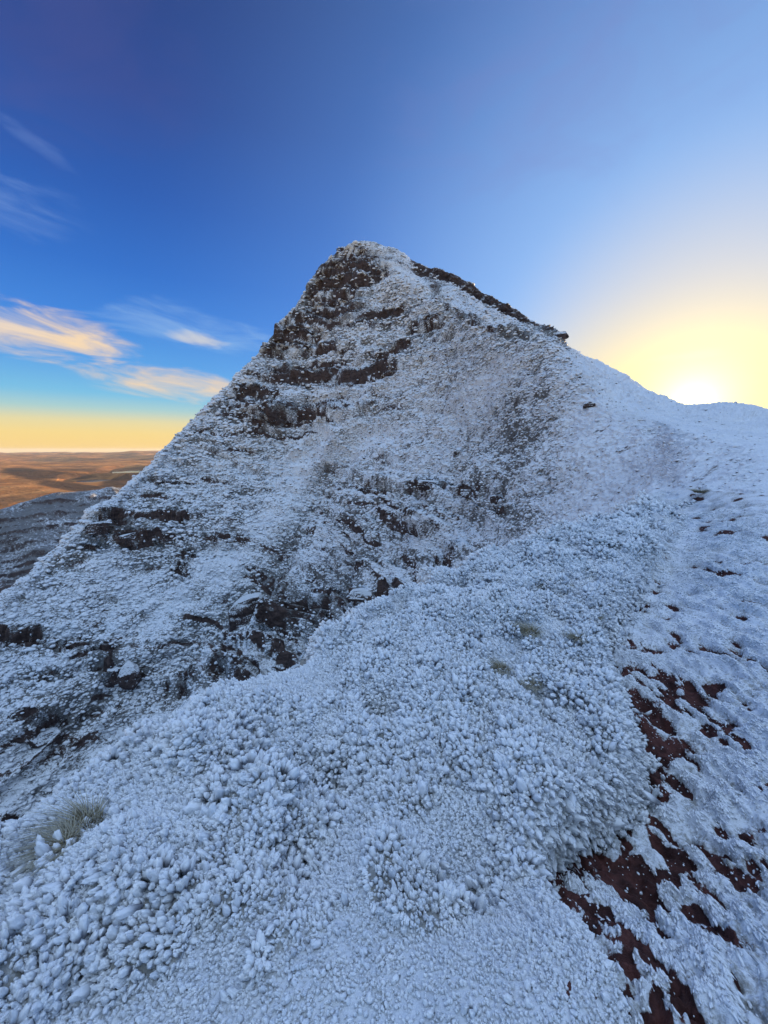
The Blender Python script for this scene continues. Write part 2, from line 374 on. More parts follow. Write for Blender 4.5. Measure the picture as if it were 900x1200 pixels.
# stretch widths with distance
wscale = np.clip(rr/2.2, .6, 4)
mound = sstep(-.05, .10, ed/wscale)                    # 1 on mound, 0 on wind-scoured side
mound = np.where(rr > 22, sstep(R(30), R(27), th), mound)
edge_h = .34*np.clip(1-(et-12)/2, 0, 1)*(0.35+.65*sstep(2.5, 4.5, et)+.0)
step = (sstep(-.05, .09, ed/wscale)-1.0)*edge_h*np.exp(-np.abs(np.minimum(ed, 0))/(wscale*1.2))
soill = [(750, 785, 38, 14, 12, 1), (728, 772, 12, 8, 0, .9), (780, 770, 25, 8, 15, .8), (832, 778, 10, 6, 10, .8), (757, 908, 20, 16, 35, 1), (740, 880, 10, 12, 30, .9), (695, 932, 22, 10, -20, 1), (640, 950, 26, 10, 10, 1), (668, 945, 20, 8, 0, .8),
         (718, 1045, 16, 55, -20, 1), (765, 1000, 22, 50, -28, .95), (745, 975, 20, 30, -30, .8), (800, 1025, 16, 36, -25, .95), (790, 965, 14, 30, -35, .7), (760, 1095, 20, 46, -28, 1), (795, 1120, 16, 46, -25, .95), (775, 1165, 18, 40, -20, .9), (725, 1110, 12, 40, -15, .8), (700, 985, 20, 20, -20, .9), (690, 1010, 10, 26, -20, .7), (835, 1090, 12, 26, -35, .6),
         (668, 1158, 4, 18, 5, .9), (700, 1165, 4, 12, 0, .7), (820, 910, 22, 8, 30, .7), (780, 860, 22, 8, 35, .8), (812, 880, 14, 5, 30, .7), (850, 830, 26, 5, 28, .7), (870, 800, 14, 4, 20, .5), (815, 735, 26, 5, 22, .7), (775, 700, 22, 4, 20, .7), (800, 695, 14, 5, 15, .6), (880, 752, 8, 5, 0, .8), (700, 735, 12, 8, 0, .6), (765, 690, 20, 3, 10, .8),
         (850, 655, 30, 4, 10, .55), (835, 615, 14, 3, 5, .7), (790, 602, 10, 6, 0, .9), (815, 582, 10, 4, 0, .8), (780, 628, 12, 5, 30, .6), (870, 690, 20, 3, 12, .5), (885, 880, 20, 6, 25, .5), (860, 950, 22, 6, 30, .45), (870, 1050, 20, 8, 35, .4),
         (330, 1010, 18, 14, 0, .45), (20, 1085, 24, 14, 0, .8), (165, 930, 18, 6, -25, .5), (255, 1045, 22, 6, 0, .4), (460, 1080, 12, 12, 0, .5), (435, 830, 22, 14, -20, .5), (150, 985, 10, 5, -20, .7), (320, 985, 14, 8, 0, .5)]
soil0, PXn, PYn = blobs(soill, th, e)
# wind direction on the ground of the path side
wd = wpos(880, 900)[:2]-wpos(800, 840)[:2]; wd = wd/np.linalg.norm(wd); wn = np.array([-wd[1], wd[0]])
su = x*wd[0]+y*wd[1]; sv = x*wn[0]+y*wn[1]
lr = np.log(np.maximum(rr, .5))
kk = 2.2/np.clip(rr, 1.2, 30)**.75
def oct_near(fn, base, n=4):
    """noise whose finest octave follows the distance: sum of world-space octaves, each faded out where it is sub-pixel"""
    s = 0
    for i in range(n):
        f_ = base*2.1**i; s = s + fn(f_)*(.55**i)*sstep(1.0, .35, rr*f_/260.)
    return s
def bandn(fu, fv, amp, o=0.):
    return amp*noise3(su*fu+o+.3*wob, sv*fv+wob, o+su*.3)*sstep(1.0, .4, rr*fv/150.)
wob = .8*fbm(x*2.3, y*2.3, 0*x+3, 2)
fine_s = bandn(1.6, 5., .65, 1.) + bandn(3.6, 11., .85, 5.) + bandn(8., 23., .65, 9.) + bandn(18., 44., .45, 2.)
streak = oct_near(lambda f_: noise3(su*f_*.42, sv*f_*1.35, su*0+f_), 1.6, 5)
streak2 = oct_near(lambda f_: 1-2*np.abs(noise3(su*f_*.45+3, sv*f_*1.3+7, su*0-f_)), 3.0, 4)
rough = oct_near(lambda f_: noise3(x*f_, y*f_, z*f_), 2.2, 6)
soilf = soil0*.44 + .80*fine_s*(.62+.50*sstep(.02, .4, soil0)) + .20*streak + .30*rough + .235
soilf = soilf - .30*mound*(soil0 < .35) - .02*sstep(6, 12, rr)
soil_shade = sstep(.42, .66, soilf)
lip_shade = sstep(-.26, -.05, ed/wscale + .12*rough)*sstep(.10, .0, ed/wscale)*sstep(2.5, 4, et)*sstep(11, 9, et)  # strip below the overhanging lip, its shade put in as soil colour
soil_shade = np.maximum(soil_shade, lip_shade*sstep(-.1, .3, rough))
soil_shade = soil_shade*(1-.97*mound*(soil0 < .6))
# clumpy mounds of rime
cl1, _ = cells(x*2.1+.35*rough, y*2.1+.3*streak, 11)
clump = oct_near(lambda f_: noise3(x*f_+31, y*f_+5, z*f_), 1.3, 3)
bumps = [(290, 960, .30, .11), (140, 1000, .25, .08), (470, 1010, .22, .09), (230, 900, .22, .10), (520, 830, .5, .10), (620, 900, .35, .10), (420, 850, .3, .08), (330, 835, .35, .06), (700, 850, .35, .08), (650, 760, .9, .10), (560, 740, .9, .08), (730, 640, 1.5, .12), (440, 1060, .15, .05), (60, 1080, .25, .05)]
bsum = np.zeros_like(x)
for (bx_, by_, br, bh) in bumps:
    q = wpos(bx_, by_); d2 = ((x-q[0])**2+(y-q[1])**2)/(br*br); bsum += 1.35*bh*np.exp(-d2*1.5)
hol = [(445, 835, .18, .10), (390, 905, .2, .05), (560, 1000, .35, .06), (350, 1010, .12, .05)]
for (bx_, by_, br, bh) in hol:
    q = wpos(bx_, by_); d2 = ((x-q[0])**2+(y-q[1])**2)/(br*br); bsum -= 2.6*bh*np.exp(-d2*1.5)
gs = np.clip(rr/3., .55, 2.6)
clumpl = [(300, 950, 95, 55, 10, 1), (170, 1040, 120, 45, 0, .9), (60, 1120, 90, 60, 0, .9), (430, 900, 90, 50, 0, .9), (540, 1000, 60, 40, 20, .5), (240, 860, 90, 35, -20, .9), (500, 760, 80, 40, -10, .9), (235, 895, 70, 30, -20, 1), (130, 960, 60, 40, 0, 1), (60, 1010, 60, 30, 0, .8), (485, 1030, 45, 55, 20, 1), (340, 835, 120, 35, -10, .9), (400, 870, 60, 40, 0, .8),
          (600, 900, 70, 50, 20, 1), (520, 820, 60, 40, 0, .9), (640, 850, 60, 40, 30, .8), (700, 870, 45, 60, 0, .9), (470, 760, 60, 30, 0, .9), (560, 720, 60, 20, 0, .8), (130, 1110, 90, 50, 0, .6), (30, 1150, 60, 50, 0, .6), (720, 1170, 20, 40, 0, .3), (640, 790, 60, 20, 0, .5), (420, 950, 40, 40, 0, .7)]
cl0, _, _ = blobs(clumpl, th, e)
clumpm = sstep(.02, .55, cl0*.75 + .65*clump + .15*rough + .10 + .17*sstep(3.5, 6, rr) - .5*sstep(1.75, 1.3, rr)*(x > -.9)*(cl0 < .3))*mound
dz = step + bsum*mound + mound*(.12*clump*np.minimum(gs, 1.4)*(.35+.65*clumpm) + .030*rough*gs*(.3+.7*clumpm) + .05*(1-2*np.abs(noise3(x*2.2, y*2.2, z*2.2)))*sstep(.2, .8, clumpm)*np.minimum(gs, 1.6)) + (1-mound)*(.010*streak*gs - .052*fine_s*np.minimum(gs, 1.9) + .006*streak2*gs) + .016*np.minimum(gs, 1.6)*(1-soil_shade)*(1-mound) + (1-mound)*.024*octs(x, y, z, 8., 6, FP[sl]*.8, .35)
nearlump, _ = cells(x*9+.6*rough, y*9, 3)
dz += mound*(.5-nearlump)*.030*sstep(14, 5, rr)*(.15+clumpm)
nearlump2, _ = cells(x*3.3+.6*rough, y*3.3, 8)
dz += mound*(.5-nearlump2)*.05*sstep(3, 7, rr)
dz += .10*fbm(x*.25, y*.25, z*.2, 3)*sstep(6, 14, rr)*gs*.6
# match the mountain displacement over the seam rows
ri_ = np.arange(0, SPLIT+1)[:, None]; rt_ = sstep(R(22), R(30), th); bl = sstep(0, 1, (ri_-(SPLIT-5-45*rt_))/(5+45*rt_))
Pn = P0[sl] + nn*(dz*(1-bl))[..., None]
Pm[:SPLIT+1] = Pn
SEAM = Pm[SPLIT].copy()
# transition of the grain on the right side slope that lies beyond the split
def post_rock(P, base, slopes, rows_):
    n = grid_normals(P); return n
nm = grid_normals(Pm)
nzf = nm[SPLIT:, :, 2]
x, y, z = Pm[SPLIT:, :, 0], Pm[SPLIT:, :, 1], Pm[SPLIT:, :, 2]
steep = sstep(.66, .30, nzf)
nz1 = fbm(x*.5, y*.5, z*1.4, 4)
pathside = sstep(R(20), R(29), GT[SPLIT:])
hollow_shade = np.clip(-lump*.9, -1, 1)  # hollows darken the rock and grass tone, standing in for tussock shadow
rock_shade_att = np.clip(0 + .56*rk*(.55+.65*steep) + .20*steep*ruf + hollow_shade*(.10+.42*sstep(.1, .6, rk))*ruf + .20*nz1*sstep(.15, .5, rk) + .06*nz1, 0, 1)
rock_shade_att = rock_shade_att*(1-pathside) + pathside*(.36*sstep(.2, .6, octs(x*.6, y*1.8, z*2, .5, 4, fpf))+.04)
rock_shade_att = np.where(backr > .3, np.clip(.60*rk + .12*nz1 + .16*hollow_shade, 0, 1), rock_shade_att)
grass_shade_att = np.clip(.37 + .30*fbm(x*.06, y*.06, z*.08, 3) + .25*steep*ruf + .30*rk + .55*hollow_shade*ruf + .05*sstep(R(4), R(20), GT[SPLIT:])*(1-pathside) - .22*smo - .05*gul + .12*sstep(R(-16), R(-28), GT[SPLIT:]), 0, 1)
grass_shade_att = grass_shade_att*(1-.75*pathside)
zl_ = zz + .5*nz1; lin_a = noise3(x*.10, y*.10, zl_*.35)
ph1 = zl_/2.3-np.floor(zl_/2.3); ph2 = zl_/5.1-np.floor(zl_/5.1)
ledge = (np.exp(-((ph1-.80)/.13)**2)*sstep(-.15, .25, lin_a) + np.exp(-((ph2-.80)/.08)**2)*sstep(-.1, .3, noise3(x*.05+7, y*.05, zl_*.2)))
ledge = ledge*(1-sstep(R(2), R(16), GT[SPLIT:]))*(1-.8*smo)*(np.arange(SPLIT, NR)[:, None] < row_of(9))
rock_shade_att = rock_shade_att - .34*np.exp(-((ph1-.35)/.12)**2)*sstep(.1, .5, rk)*sstep(-.3, .2, noise3(x*.2, y*.2, zl_*.6))
rock_shade_att = np.clip(rock_shade_att + .42*ledge + .06*sstep(R(-5), R(-12), GT[SPLIT:])*hollow_shade, 0, 1)
rimrow = sstep(row_of(10)-4, row_of(10)+3, np.arange(SPLIT, NR)[:, None])*sstep(rS_row+1, rS_row-5, np.arange(SPLIT, NR)[:, None])*rim[None]
edgeb = sstep(rS_row-34, rS_row-20, np.arange(SPLIT, NR)[:, None])*sstep(R(-17), R(-24), GT[SPLIT:])
edgeb = edgeb*sstep(-.35, .35, nz1+.2*hollow_shade)
rock_shade_att = rock_shade_att*(1-.6*edgeb); grass_shade_att = grass_shade_att*(1-.7*edgeb)
rock_shade_att = np.clip(np.maximum(rock_shade_att, rimrow*(.62+.35*nz1+.25*hollow_shade)), 0, 1)
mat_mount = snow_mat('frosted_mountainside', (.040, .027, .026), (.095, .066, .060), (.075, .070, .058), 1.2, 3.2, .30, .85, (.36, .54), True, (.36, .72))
sc_att = np.stack([x*.62, y*.62, (z-kt*x)*1.25], -1)
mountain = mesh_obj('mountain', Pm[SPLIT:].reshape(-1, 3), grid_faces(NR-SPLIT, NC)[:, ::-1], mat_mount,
                    attrs={'rock': rock_shade_att.ravel(), 'grass': grass_shade_att.ravel(), 'lie': sc_att.reshape(-1, 3)})
tag(mountain, kind='structure')
n_att = SPLIT+1
nzn = nm[:n_att, :, 2]
TUFT_PX = [(617, 762, 17), (586, 792, 15), (622, 812, 13), (672, 772, 12), (697, 720, 11), (634, 702, 11), (575, 692, 10), (668, 692, 10), (820, 579, 9), (96, 968, 24), (75, 1000, 20)]
tufm, _, _ = blobs([(a_, b_, c_*1.25, c_*1.0, 0, 1) for a_, b_, c_ in TUFT_PX], GT[:n_att], GE[:n_att]); tufm = sstep(.3, .8, tufm)
tufm[:, :] *= (np.arange(n_att) < rA_row+5)[:, None]
grass_gap_shade = np.clip(.16+.20*clump*mound + .75*1.1*clumpm*sstep(14, 7, GR[:n_att]) + .3*soil0 + .25*sstep(5, 14, GR[:n_att])*mound + (1-mound)*(.28+.55*fine_s+.25*rough), 0, 1)  # grass tone, also painted as shade in the gaps between clump grains
mat_near = snow_mat('wind_crusted_snow', (.038, .014, .013), (.10, .036, .031), (.20, .18, .13), 9, 42, .016, .75, (.36, .64), False, (.3, .95), 1.5)
ground = mesh_obj('ground', Pm[:n_att].reshape(-1, 3), grid_faces(n_att, NC)[:, ::-1], mat_near,
                  attrs={'rock': np.clip(soil_shade+.05, 0, 1).ravel(), 'grass': grass_gap_shade.ravel()})
tag(ground, kind='structure')

# ================================================================== RIME GRAINS (stuff)
Pg = Pm[:n_att]; Ng = nm[:n_att]
du = np.linalg.norm(np.diff(Pg, axis=1), axis=-1)[:-1]; dv = np.linalg.norm(np.diff(Pg, axis=0), axis=-1)[:, :-1]
area = du*dv
rc = GR[:n_att][:-1, :-1]; mc = mound[:-1, :-1]*(1-.80*tufm[:-1, :-1]); cc = clumpm[:-1, :-1]; so = soil_shade[:-1, :-1]; thc = GT[:n_att][:-1, :-1]
vis = (thc > R(-60)) & (thc < R(56)) & (rc > .55) & (rc < 30)
LOD = np.maximum(1, rc/4.6)
fadeg = sstep(17, 7, rc*(1+.5*noise3(Pg[:-1, :-1, 0]*.8, Pg[:-1, :-1, 1]*.8, 0)))
NS = sstep(.8, 1.9, rc)*.4+.6
tocrest = (np.arange(n_att-1) < rA_row+22)[:, None]
def scatter(dens, n_scale=1.0):
    wgt = area*dens*vis*tocrest/LOD**2
    n = int(wgt.sum()*n_scale); c = np.cumsum(wgt.ravel()); c /= c[-1]
    k = np.searchsorted(c, rng.random(n)); i, j = np.unravel_index(k, wgt.shape)
    fu = rng.random(n)[:, None]; fv = rng.random(n)[:, None]
    p_ = (Pg[i, j]*(1-fu)+Pg[i, j+1]*fu)*(1-fv) + (Pg[i+1, j]*(1-fu)+Pg[i+1, j+1]*fu)*fv
    return p_, Ng[i, j], i, j
pts = []; scl = []; dirs = []; tipo = []
wind = np.array([-.45, -.55, .35])
wd3 = np.array([wd[0], wd[1], 0.])
def add(dens, rad, spread, elong, lift, tilt, jit=.3, along=None, cexp=0.0, tip=0.):
    p_, n_, i, j = scatter(dens*fadeg)
    m_ = len(p_); lo = LOD[i, j]
    s_ = NS[i, j]*rad*np.exp(np.clip(rng.normal(0, spread, m_), -2*spread, 1.6*spread))*lo**.9*(1+cexp*cc[i, j])
    base_d = n_ + tilt*wind if along is None else .45*n_ + along
    d_ = base_d/np.linalg.norm(base_d, axis=1)[:, None] + rng.normal(0, jit, (m_, 3)); d_ /= np.linalg.norm(d_, axis=1)[:, None]
    el = elong*np.exp(rng.normal(0, .18, m_))
    pts.append(p_ + n_*(s_*lift)[:, None]); scl.append(np.stack([s_, s_*rng.uniform(.8, 1.1, m_), s_*el], 1)); dirs.append(d_); tipo.append(np.full(m_, tip))
add(9500*mc*(1-.65*cc)*(1-.6*so), .0062, .30, 2.2, .3, .9, .22, tip=.45)    # fine coat
add(420*mc*(1-.7*cc)*(1-.6*so), .0100, .28, 1.9, .7, .8, tip=.3)
add(2600*mc*cc, .0095, .26, 2.6, .8, .9, .24)                            # fingers on the clumps
add(420*mc*cc, .0130, .24, 2.3, 1.5, .9, .24)
def bloom(dens, Rb, nb, rad):
    # each bloom: fingers fanning out from one root like a frozen grass tussock
    p_, n_, i, j = scatter(dens*fadeg)
    lo = LOD[i, j]**.9*NS[i, j]; sz = Rb*np.exp(np.clip(rng.normal(0, .3, len(p_)), -.6, .45))*lo*(1-.3*(i > rA_row-70)*(rc[i, j] < 3))
    for k in range(nb):
        keep = rng.random(len(p_)) < .85; m_ = int(keep.sum()); pp = p_[keep]; nn_ = n_[keep]; zz_ = sz[keep][:, None]; ll = lo[keep]
        rv_ = rng.normal(0, 1, (m_, 3)); rv_ /= np.linalg.norm(rv_, axis=1)[:, None]
        d_ = nn_*.70 + .55*wind + rv_*.85; d_ /= np.linalg.norm(d_, axis=1)[:, None]
        s_ = rad*np.exp(rng.normal(0, .28, m_))*ll; el = rng.uniform(1.5, 2.6, m_)
        pts.append(pp + d_*zz_*rng.uniform(.55, 1.05, m_)[:, None] - nn_*zz_*.25); scl.append(np.stack([s_, s_*rng.uniform(.8, 1.1, m_), s_*el], 1)); dirs.append(d_); tipo.append(np.zeros(m_))
bloom(60*mc*cc**1.5, .055, 26, .0112)
bloom(24*mc*cc**1.5, .095, 60, .0125)
bloom(5*mc*(1-cc), .035, 16, .0085)
add(9000*(1-mc)*(1-so)*np.clip(.05-1.1*fine_s[:-1, :-1], .04, 1), .0036, .35, 3.4, .0, 0, .22, wd3, tip=.6)
add(320*(1-mc)*so, .0026, .5, 1.6, .1, 0, .4, wd3, tip=.6)
edm = np.exp(-((ed[:-1, :-1]/wscale[:-1, :-1]-.03)/.06)**2)*sstep(2.8, 4, et[:-1, :-1])*sstep(12, 9, et[:-1, :-1])
add(4200*edm, .0100, .3, 3.4, 1.0, 1.2, .25)                              # fringe that overhangs the scoured bank
add(2200*edm, .0120, .3, 2.8, 2.2, 1.2, .25)
bloom(110*edm, .075, 34, .0115)
pts = np.concatenate(pts); scl = np.concatenate(scl); dirs = np.concatenate(dirs)
print('grains', len(pts))
rotx = np.arccos(np.clip(dirs[:, 2], -1, 1)); rotz = np.arctan2(dirs[:, 0], -dirs[:, 1])
rot = np.stack([rotx, np.zeros_like(rotx), rotz], 1)

def shaded_ice_mat(name, tipc, tipc2, root, lo, hi, sc):
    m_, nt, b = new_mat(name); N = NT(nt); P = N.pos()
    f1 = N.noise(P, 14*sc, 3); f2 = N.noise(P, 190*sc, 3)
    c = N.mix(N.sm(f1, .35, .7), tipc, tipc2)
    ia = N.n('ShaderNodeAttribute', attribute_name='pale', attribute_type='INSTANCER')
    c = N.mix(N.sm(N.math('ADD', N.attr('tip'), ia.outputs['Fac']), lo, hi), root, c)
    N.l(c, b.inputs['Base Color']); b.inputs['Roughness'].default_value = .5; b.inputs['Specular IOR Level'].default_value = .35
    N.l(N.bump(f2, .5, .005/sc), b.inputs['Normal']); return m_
m_ice = shaded_ice_mat('rime_ice', (.90, .93, .97), (.80, .85, .92), (.19, .20, .23), -.55, .5, 1.)  # dark roots, pale tips: shade between the grains put into their colour
m_tus = shaded_ice_mat('rimed_turf', (.80, .84, .90), (.68, .73, .80), (.070, .060, .052), -.75, .25, .05)  # undersides dark, tops pale: light and shade painted into the lumps
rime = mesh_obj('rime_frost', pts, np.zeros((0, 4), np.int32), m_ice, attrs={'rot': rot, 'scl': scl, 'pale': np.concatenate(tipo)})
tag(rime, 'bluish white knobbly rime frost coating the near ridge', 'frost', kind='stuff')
def grain_group(gname, gmat, sub):
    g = bpy.data.node_groups.new(gname, 'GeometryNodeTree')
    g.interface.new_socket('Geometry', in_out='INPUT', socket_type='NodeSocketGeometry'); g.interface.new_socket('Geometry', in_out='OUTPUT', socket_type='NodeSocketGeometry')
    gi = g.nodes.new('NodeGroupInput'); go = g.nodes.new('NodeGroupOutput')
    join = g.nodes.new('GeometryNodeJoinGeometry')
    for v in range(6):
        ico = g.nodes.new('GeometryNodeMeshIcoSphere'); ico.inputs['Subdivisions'].default_value = sub
        sp_ = g.nodes.new('GeometryNodeSetPosition'); ps = g.nodes.new('GeometryNodeInputPosition')
        off = g.nodes.new('ShaderNodeVectorMath'); off.operation = 'ADD'; off.inputs[1].default_value = (v*7.3, v*3.1, v)
        nz = g.nodes.new('ShaderNodeTexNoise'); nz.inputs['Scale'].default_value = 1.7; nz.inputs['Detail'].default_value = 3.0
        sb = g.nodes.new('ShaderNodeMath'); sb.operation = 'MULTIPLY_ADD'; sb.inputs[1].default_value = 1.45; sb.inputs[2].default_value = -.72
        ml = g.nodes.new('ShaderNodeVectorMath'); ml.operation = 'SCALE'
        g.links.new(ps.outputs[0], off.inputs[0]); g.links.new(off.outputs[0], nz.inputs['Vector']); g.links.new(nz.outputs[0], sb.inputs[0])
        g.links.new(ps.outputs[0], ml.inputs[0]); g.links.new(sb.outputs[0], ml.inputs['Scale'])
        g.links.new(ml.outputs[0], sp_.inputs['Offset'])
        sx_ = g.nodes.new('ShaderNodeSeparateXYZ'); g.links.new(ps.outputs[0], sx_.inputs[0])
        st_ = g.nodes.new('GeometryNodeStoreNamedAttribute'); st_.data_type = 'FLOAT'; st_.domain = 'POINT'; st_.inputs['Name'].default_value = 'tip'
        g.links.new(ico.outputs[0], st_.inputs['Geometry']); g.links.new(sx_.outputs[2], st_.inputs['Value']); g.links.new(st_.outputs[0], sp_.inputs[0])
        ss = g.nodes.new('GeometryNodeSetShadeSmooth'); g.links.new(sp_.outputs[0], ss.inputs[0])
        sm_ = g.nodes.new('GeometryNodeSetMaterial'); sm_.inputs['Material'].default_value = gmat; g.links.new(ss.outputs[0], sm_.inputs[0])
        ti = g.nodes.new('GeometryNodeGeometryToInstance'); g.links.new(sm_.outputs[0], ti.inputs[0]); g.links.new(ti.outputs[0], join.inputs[0])
    iop = g.nodes.new('GeometryNodeInstanceOnPoints'); iop.inputs['Pick Instance'].default_value = True
    def named(n, t):
        a_ = g.nodes.new('GeometryNodeInputNamedAttribute'); a_.data_type = t; a_.inputs[0].default_value = n; return a_
    ar = named('rot', 'FLOAT_VECTOR'); asx = named('scl', 'FLOAT_VECTOR')
    e2r = g.nodes.new('FunctionNodeEulerToRotation'); g.links.new(ar.outputs[0], e2r.inputs[0])
    rv = g.nodes.new('FunctionNodeRandomValue'); rv.data_type = 'INT'; rv.inputs[4].default_value = 0; rv.inputs[5].default_value = 5
    g.links.new(gi.outputs[0], iop.inputs['Points']); g.links.new(join.outputs[0], iop.inputs['Instance'])
    g.links.new(rv.outputs[2], iop.inputs['Instance Index']); g.links.new(e2r.outputs[0], iop.inputs['Rotation']); g.links.new(asx.outputs[0], iop.inputs['Scale'])
    g.links.new(iop.outputs[0], go.inputs[0])
    return g
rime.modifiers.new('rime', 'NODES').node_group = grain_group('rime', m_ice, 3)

# ---- rimed turf lumps all over the mountain face (stuff)
Pf = Pm[SPLIT:]; Nf = nm[SPLIT:]
du = np.linalg.norm(np.diff(Pf, axis=1), axis=-1)[:-1]; dv = np.linalg.norm(np.diff(Pf, axis=0), axis=-1)[:, :-1]
Pc = Pf[:-1, :-1]; dist = np.linalg.norm(Pc, axis=-1); Nc = Nf[:-1, :-1]
facing = np.clip(-(Pc*Nc).sum(-1)/dist, 0, 1)
ri2 = np.arange(SPLIT, NR-1)[:, None]; thf = GT[SPLIT:][:-1, :-1]
onf = (ri2 < rS_row+3)*(ri2 > rC_row-25)*(thf > R(-60))*(thf < R(56))
ps2 = sstep(R(21), R(28), thf); rk2 = rk[:-1, :-1]; smo2 = smo[:-1, :-1]; hol2 = hollow_shade[:-1, :-1]; led2 = ledge[:-1, :-1]
px2 = du*dv*facing/(dist/384.)**2                       # how much of the view a cell fills
w2 = px2*onf*(1-.90*ps2)*(.28+.30*patch[:-1, :-1])*(1-.45*smo2)*(1-.93*sstep(.12, .6, rk2))*(1-.95*np.clip(led2*1.3, 0, 1))*(1-.5*backr[:-1, :-1])*np.clip(1-.7*hol2, .2, 1.5)
n2_ = int(w2.sum()*.52); cum = np.cumsum(w2.ravel()); cum /= cum[-1]; kk2 = np.searchsorted(cum, rng.random(n2_)); i_, j_ = np.unravel_index(kk2, w2.shape)
fu = rng.random(n2_)[:, None]; fv = rng.random(n2_)[:, None]
pt = (Pf[i_, j_]*(1-fu)+Pf[i_, j_+1]*fu)*(1-fv) + (Pf[i_+1, j_]*(1-fu)+Pf[i_+1, j_+1]*fu)*fv
sz2 = .00155*np.clip(dist[i_, j_], 18, 170)*np.exp(np.clip(rng.normal(0, .42, n2_), -.9, .75))
dr2 = .55*Nf[i_, j_] + np.array([0, 0, .8]) + rng.normal(0, .28, (n2_, 3)); dr2 /= np.linalg.norm(dr2, axis=1)[:, None]
rx2 = np.arccos(np.clip(dr2[:, 2], -1, 1)); rz2 = np.arctan2(dr2[:, 0], -dr2[:, 1])
print('turf lumps', n2_)
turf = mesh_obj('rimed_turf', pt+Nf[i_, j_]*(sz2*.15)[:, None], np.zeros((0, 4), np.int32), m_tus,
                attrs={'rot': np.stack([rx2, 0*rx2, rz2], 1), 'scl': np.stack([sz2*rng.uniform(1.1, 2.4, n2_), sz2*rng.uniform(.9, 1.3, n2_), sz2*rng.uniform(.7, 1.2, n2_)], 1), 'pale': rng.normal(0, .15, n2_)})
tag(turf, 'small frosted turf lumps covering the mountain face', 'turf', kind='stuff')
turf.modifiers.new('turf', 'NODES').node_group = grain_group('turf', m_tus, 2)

# ================================================================== SECOND SNOWY SPUR
TH2 = np.radians(np.linspace(-78, -20, 420))
b0 = [(-500, 900, 430), (0, 760, 440), (100, 720, 450), (200, 690, 460), (400, 680, 470)]
b1 = [(-500, 790, 560), (-100, 722, 550), (0, 700, 545), (60, 672, 550), (130, 640, 560), (200, 620, 570), (400, 610, 580)]
b2 = [(-500, 680, 640), (-100, 618, 640), (-30, 605, 640), (0, 597, 640), (30, 589, 645), (60, 581, 650), (90, 577, 655), (130, 574, 665), (160, 572, 670), (400, 575, 690)]
kn = [curve(k, TH2) for k in (b0, b1, b2)]
kn.append((kn[2][0]*1.06, kn[2][1]-.006)); kn.append((kn[2][0]*1.5, kn[2][1]*0-.36))
rws = [20, 220, 14, 30]
Yr = np.log(np.array([k[0] for k in kn])); Yz = np.array([k[0]*k[1] for k in kn])
t2 = np.concatenate([np.linspace(i, i+1, n_, endpoint=False) for i, n_ in enumerate(rws)] + [[4]])
r2 = np.exp(pchip_cols(Yr, t2)); z2 = pchip_cols(Yz, t2); x2 = r2*np.sin(TH2); y2 = r2*np.cos(TH2)
P2 = np.stack([x2, y2, z2], -1); n2 = grid_normals(P2)
skf = 1-.8*np.exp(-((np.arange(len(t2))-240)/14.)**2)[:, None]
d2 = ((ridged(x2*.008, y2*.008, z2*.004, 3)-.4)*14 + fbm(x2*.03, y2*.03, z2*.05, 4)*5)*skf
P2 = P2 + n2*d2[..., None]
zz2 = z2 + fbm(x2*.01, y2*.01, z2*.01, 3)*8
P2[..., 2] += (terr(zz2, 13, .3)*.22 + terr(zz2, 6.5, .3)*.18)*skf
n2 = grid_normals(P2)
st2 = sstep(.72, .38, n2[..., 2])
ph = (zz2/6.5)-np.floor(zz2/6.5)
ra2 = np.clip(.24+.26*st2 + .15*sstep(.45, .95, ph)*(.4+1.1*sstep(-.2, .4, fbm(x2*.02, y2*.02, z2*.02, 3))) + .20*fbm(x2*.04, y2*.04, z2*.6, 4) + .30*sstep(-110, -155, P2[..., 2]), 0, 1)
mat_spur = snow_mat('frosted_far_slope', (.045, .035, .038), (.10, .075, .072), (.085, .082, .078), .10, .35, 2.0, .85, (.36, .62), False, (.2, .9))
spur = mesh_obj('hills', P2.reshape(-1, 3), grid_faces(len(t2), len(TH2))[:, ::-1], mat_spur, attrs={'rock': ra2.ravel(), 'grass': np.clip(.88+.8*fbm(x2*.02, y2*.02, z2*.05, 3), 0, 1).ravel()})
tag(spur, kind='structure')

# ================================================================== MOORLAND TO THE HORIZON
nT, nR = 900, 420
TH3 = np.radians(np.concatenate([np.linspace(-90, -52, 60, endpoint=False), np.linspace(-52, -20, nT-160), np.linspace(-20, 90, 101)[1:]])); nT = len(TH3)
RR3 = np.exp(np.concatenate([np.linspace(np.log(380), np.log(2200), 40, endpoint=False), np.linspace(np.log(2200), np.log(42000), nR-40)]))
lr3 = np.log(RR3)
bz = np.interp(lr3, np.log([380, 1000, 2000, 3500, 6000, 9000, 13000, 20000, 30000, 42000]), [-420, -400, -390, -370, -360, -330, -290, -240, -230, -330])
r3 = RR3[:, None]*np.ones(nT)[None]; x3 = r3*np.sin(TH3); y3 = r3*np.cos(TH3)
h3 = bz[:, None] + fbm(x3/2600, y3/2600, x3*0, 5)*85*sstep(1500, 4000, r3) + (ridged(x3/7000+3, y3/7000, x3*0+2, 3)-.4)*150*sstep(6000, 16000, r3)
h3 += sstep(13000, 22000, r3)*fbm(x3/4200, y3/4200, x3*0+8, 4)*300
def hill(px, dist, wx, wr, hgt):
    global h3
    th, _ = ang(px, 560); c = (dist*math.sin(th), dist*math.cos(th)); ca, sa = math.cos(th), math.sin(th)
    dx_ = (x3-c[0])*ca - (y3-c[1])*sa; dr_ = (x3-c[0])*sa + (y3-c[1])*ca
    h3 = h3 + hgt*np.exp(-(dx_/wx)**2-(dr_/wr)**2)
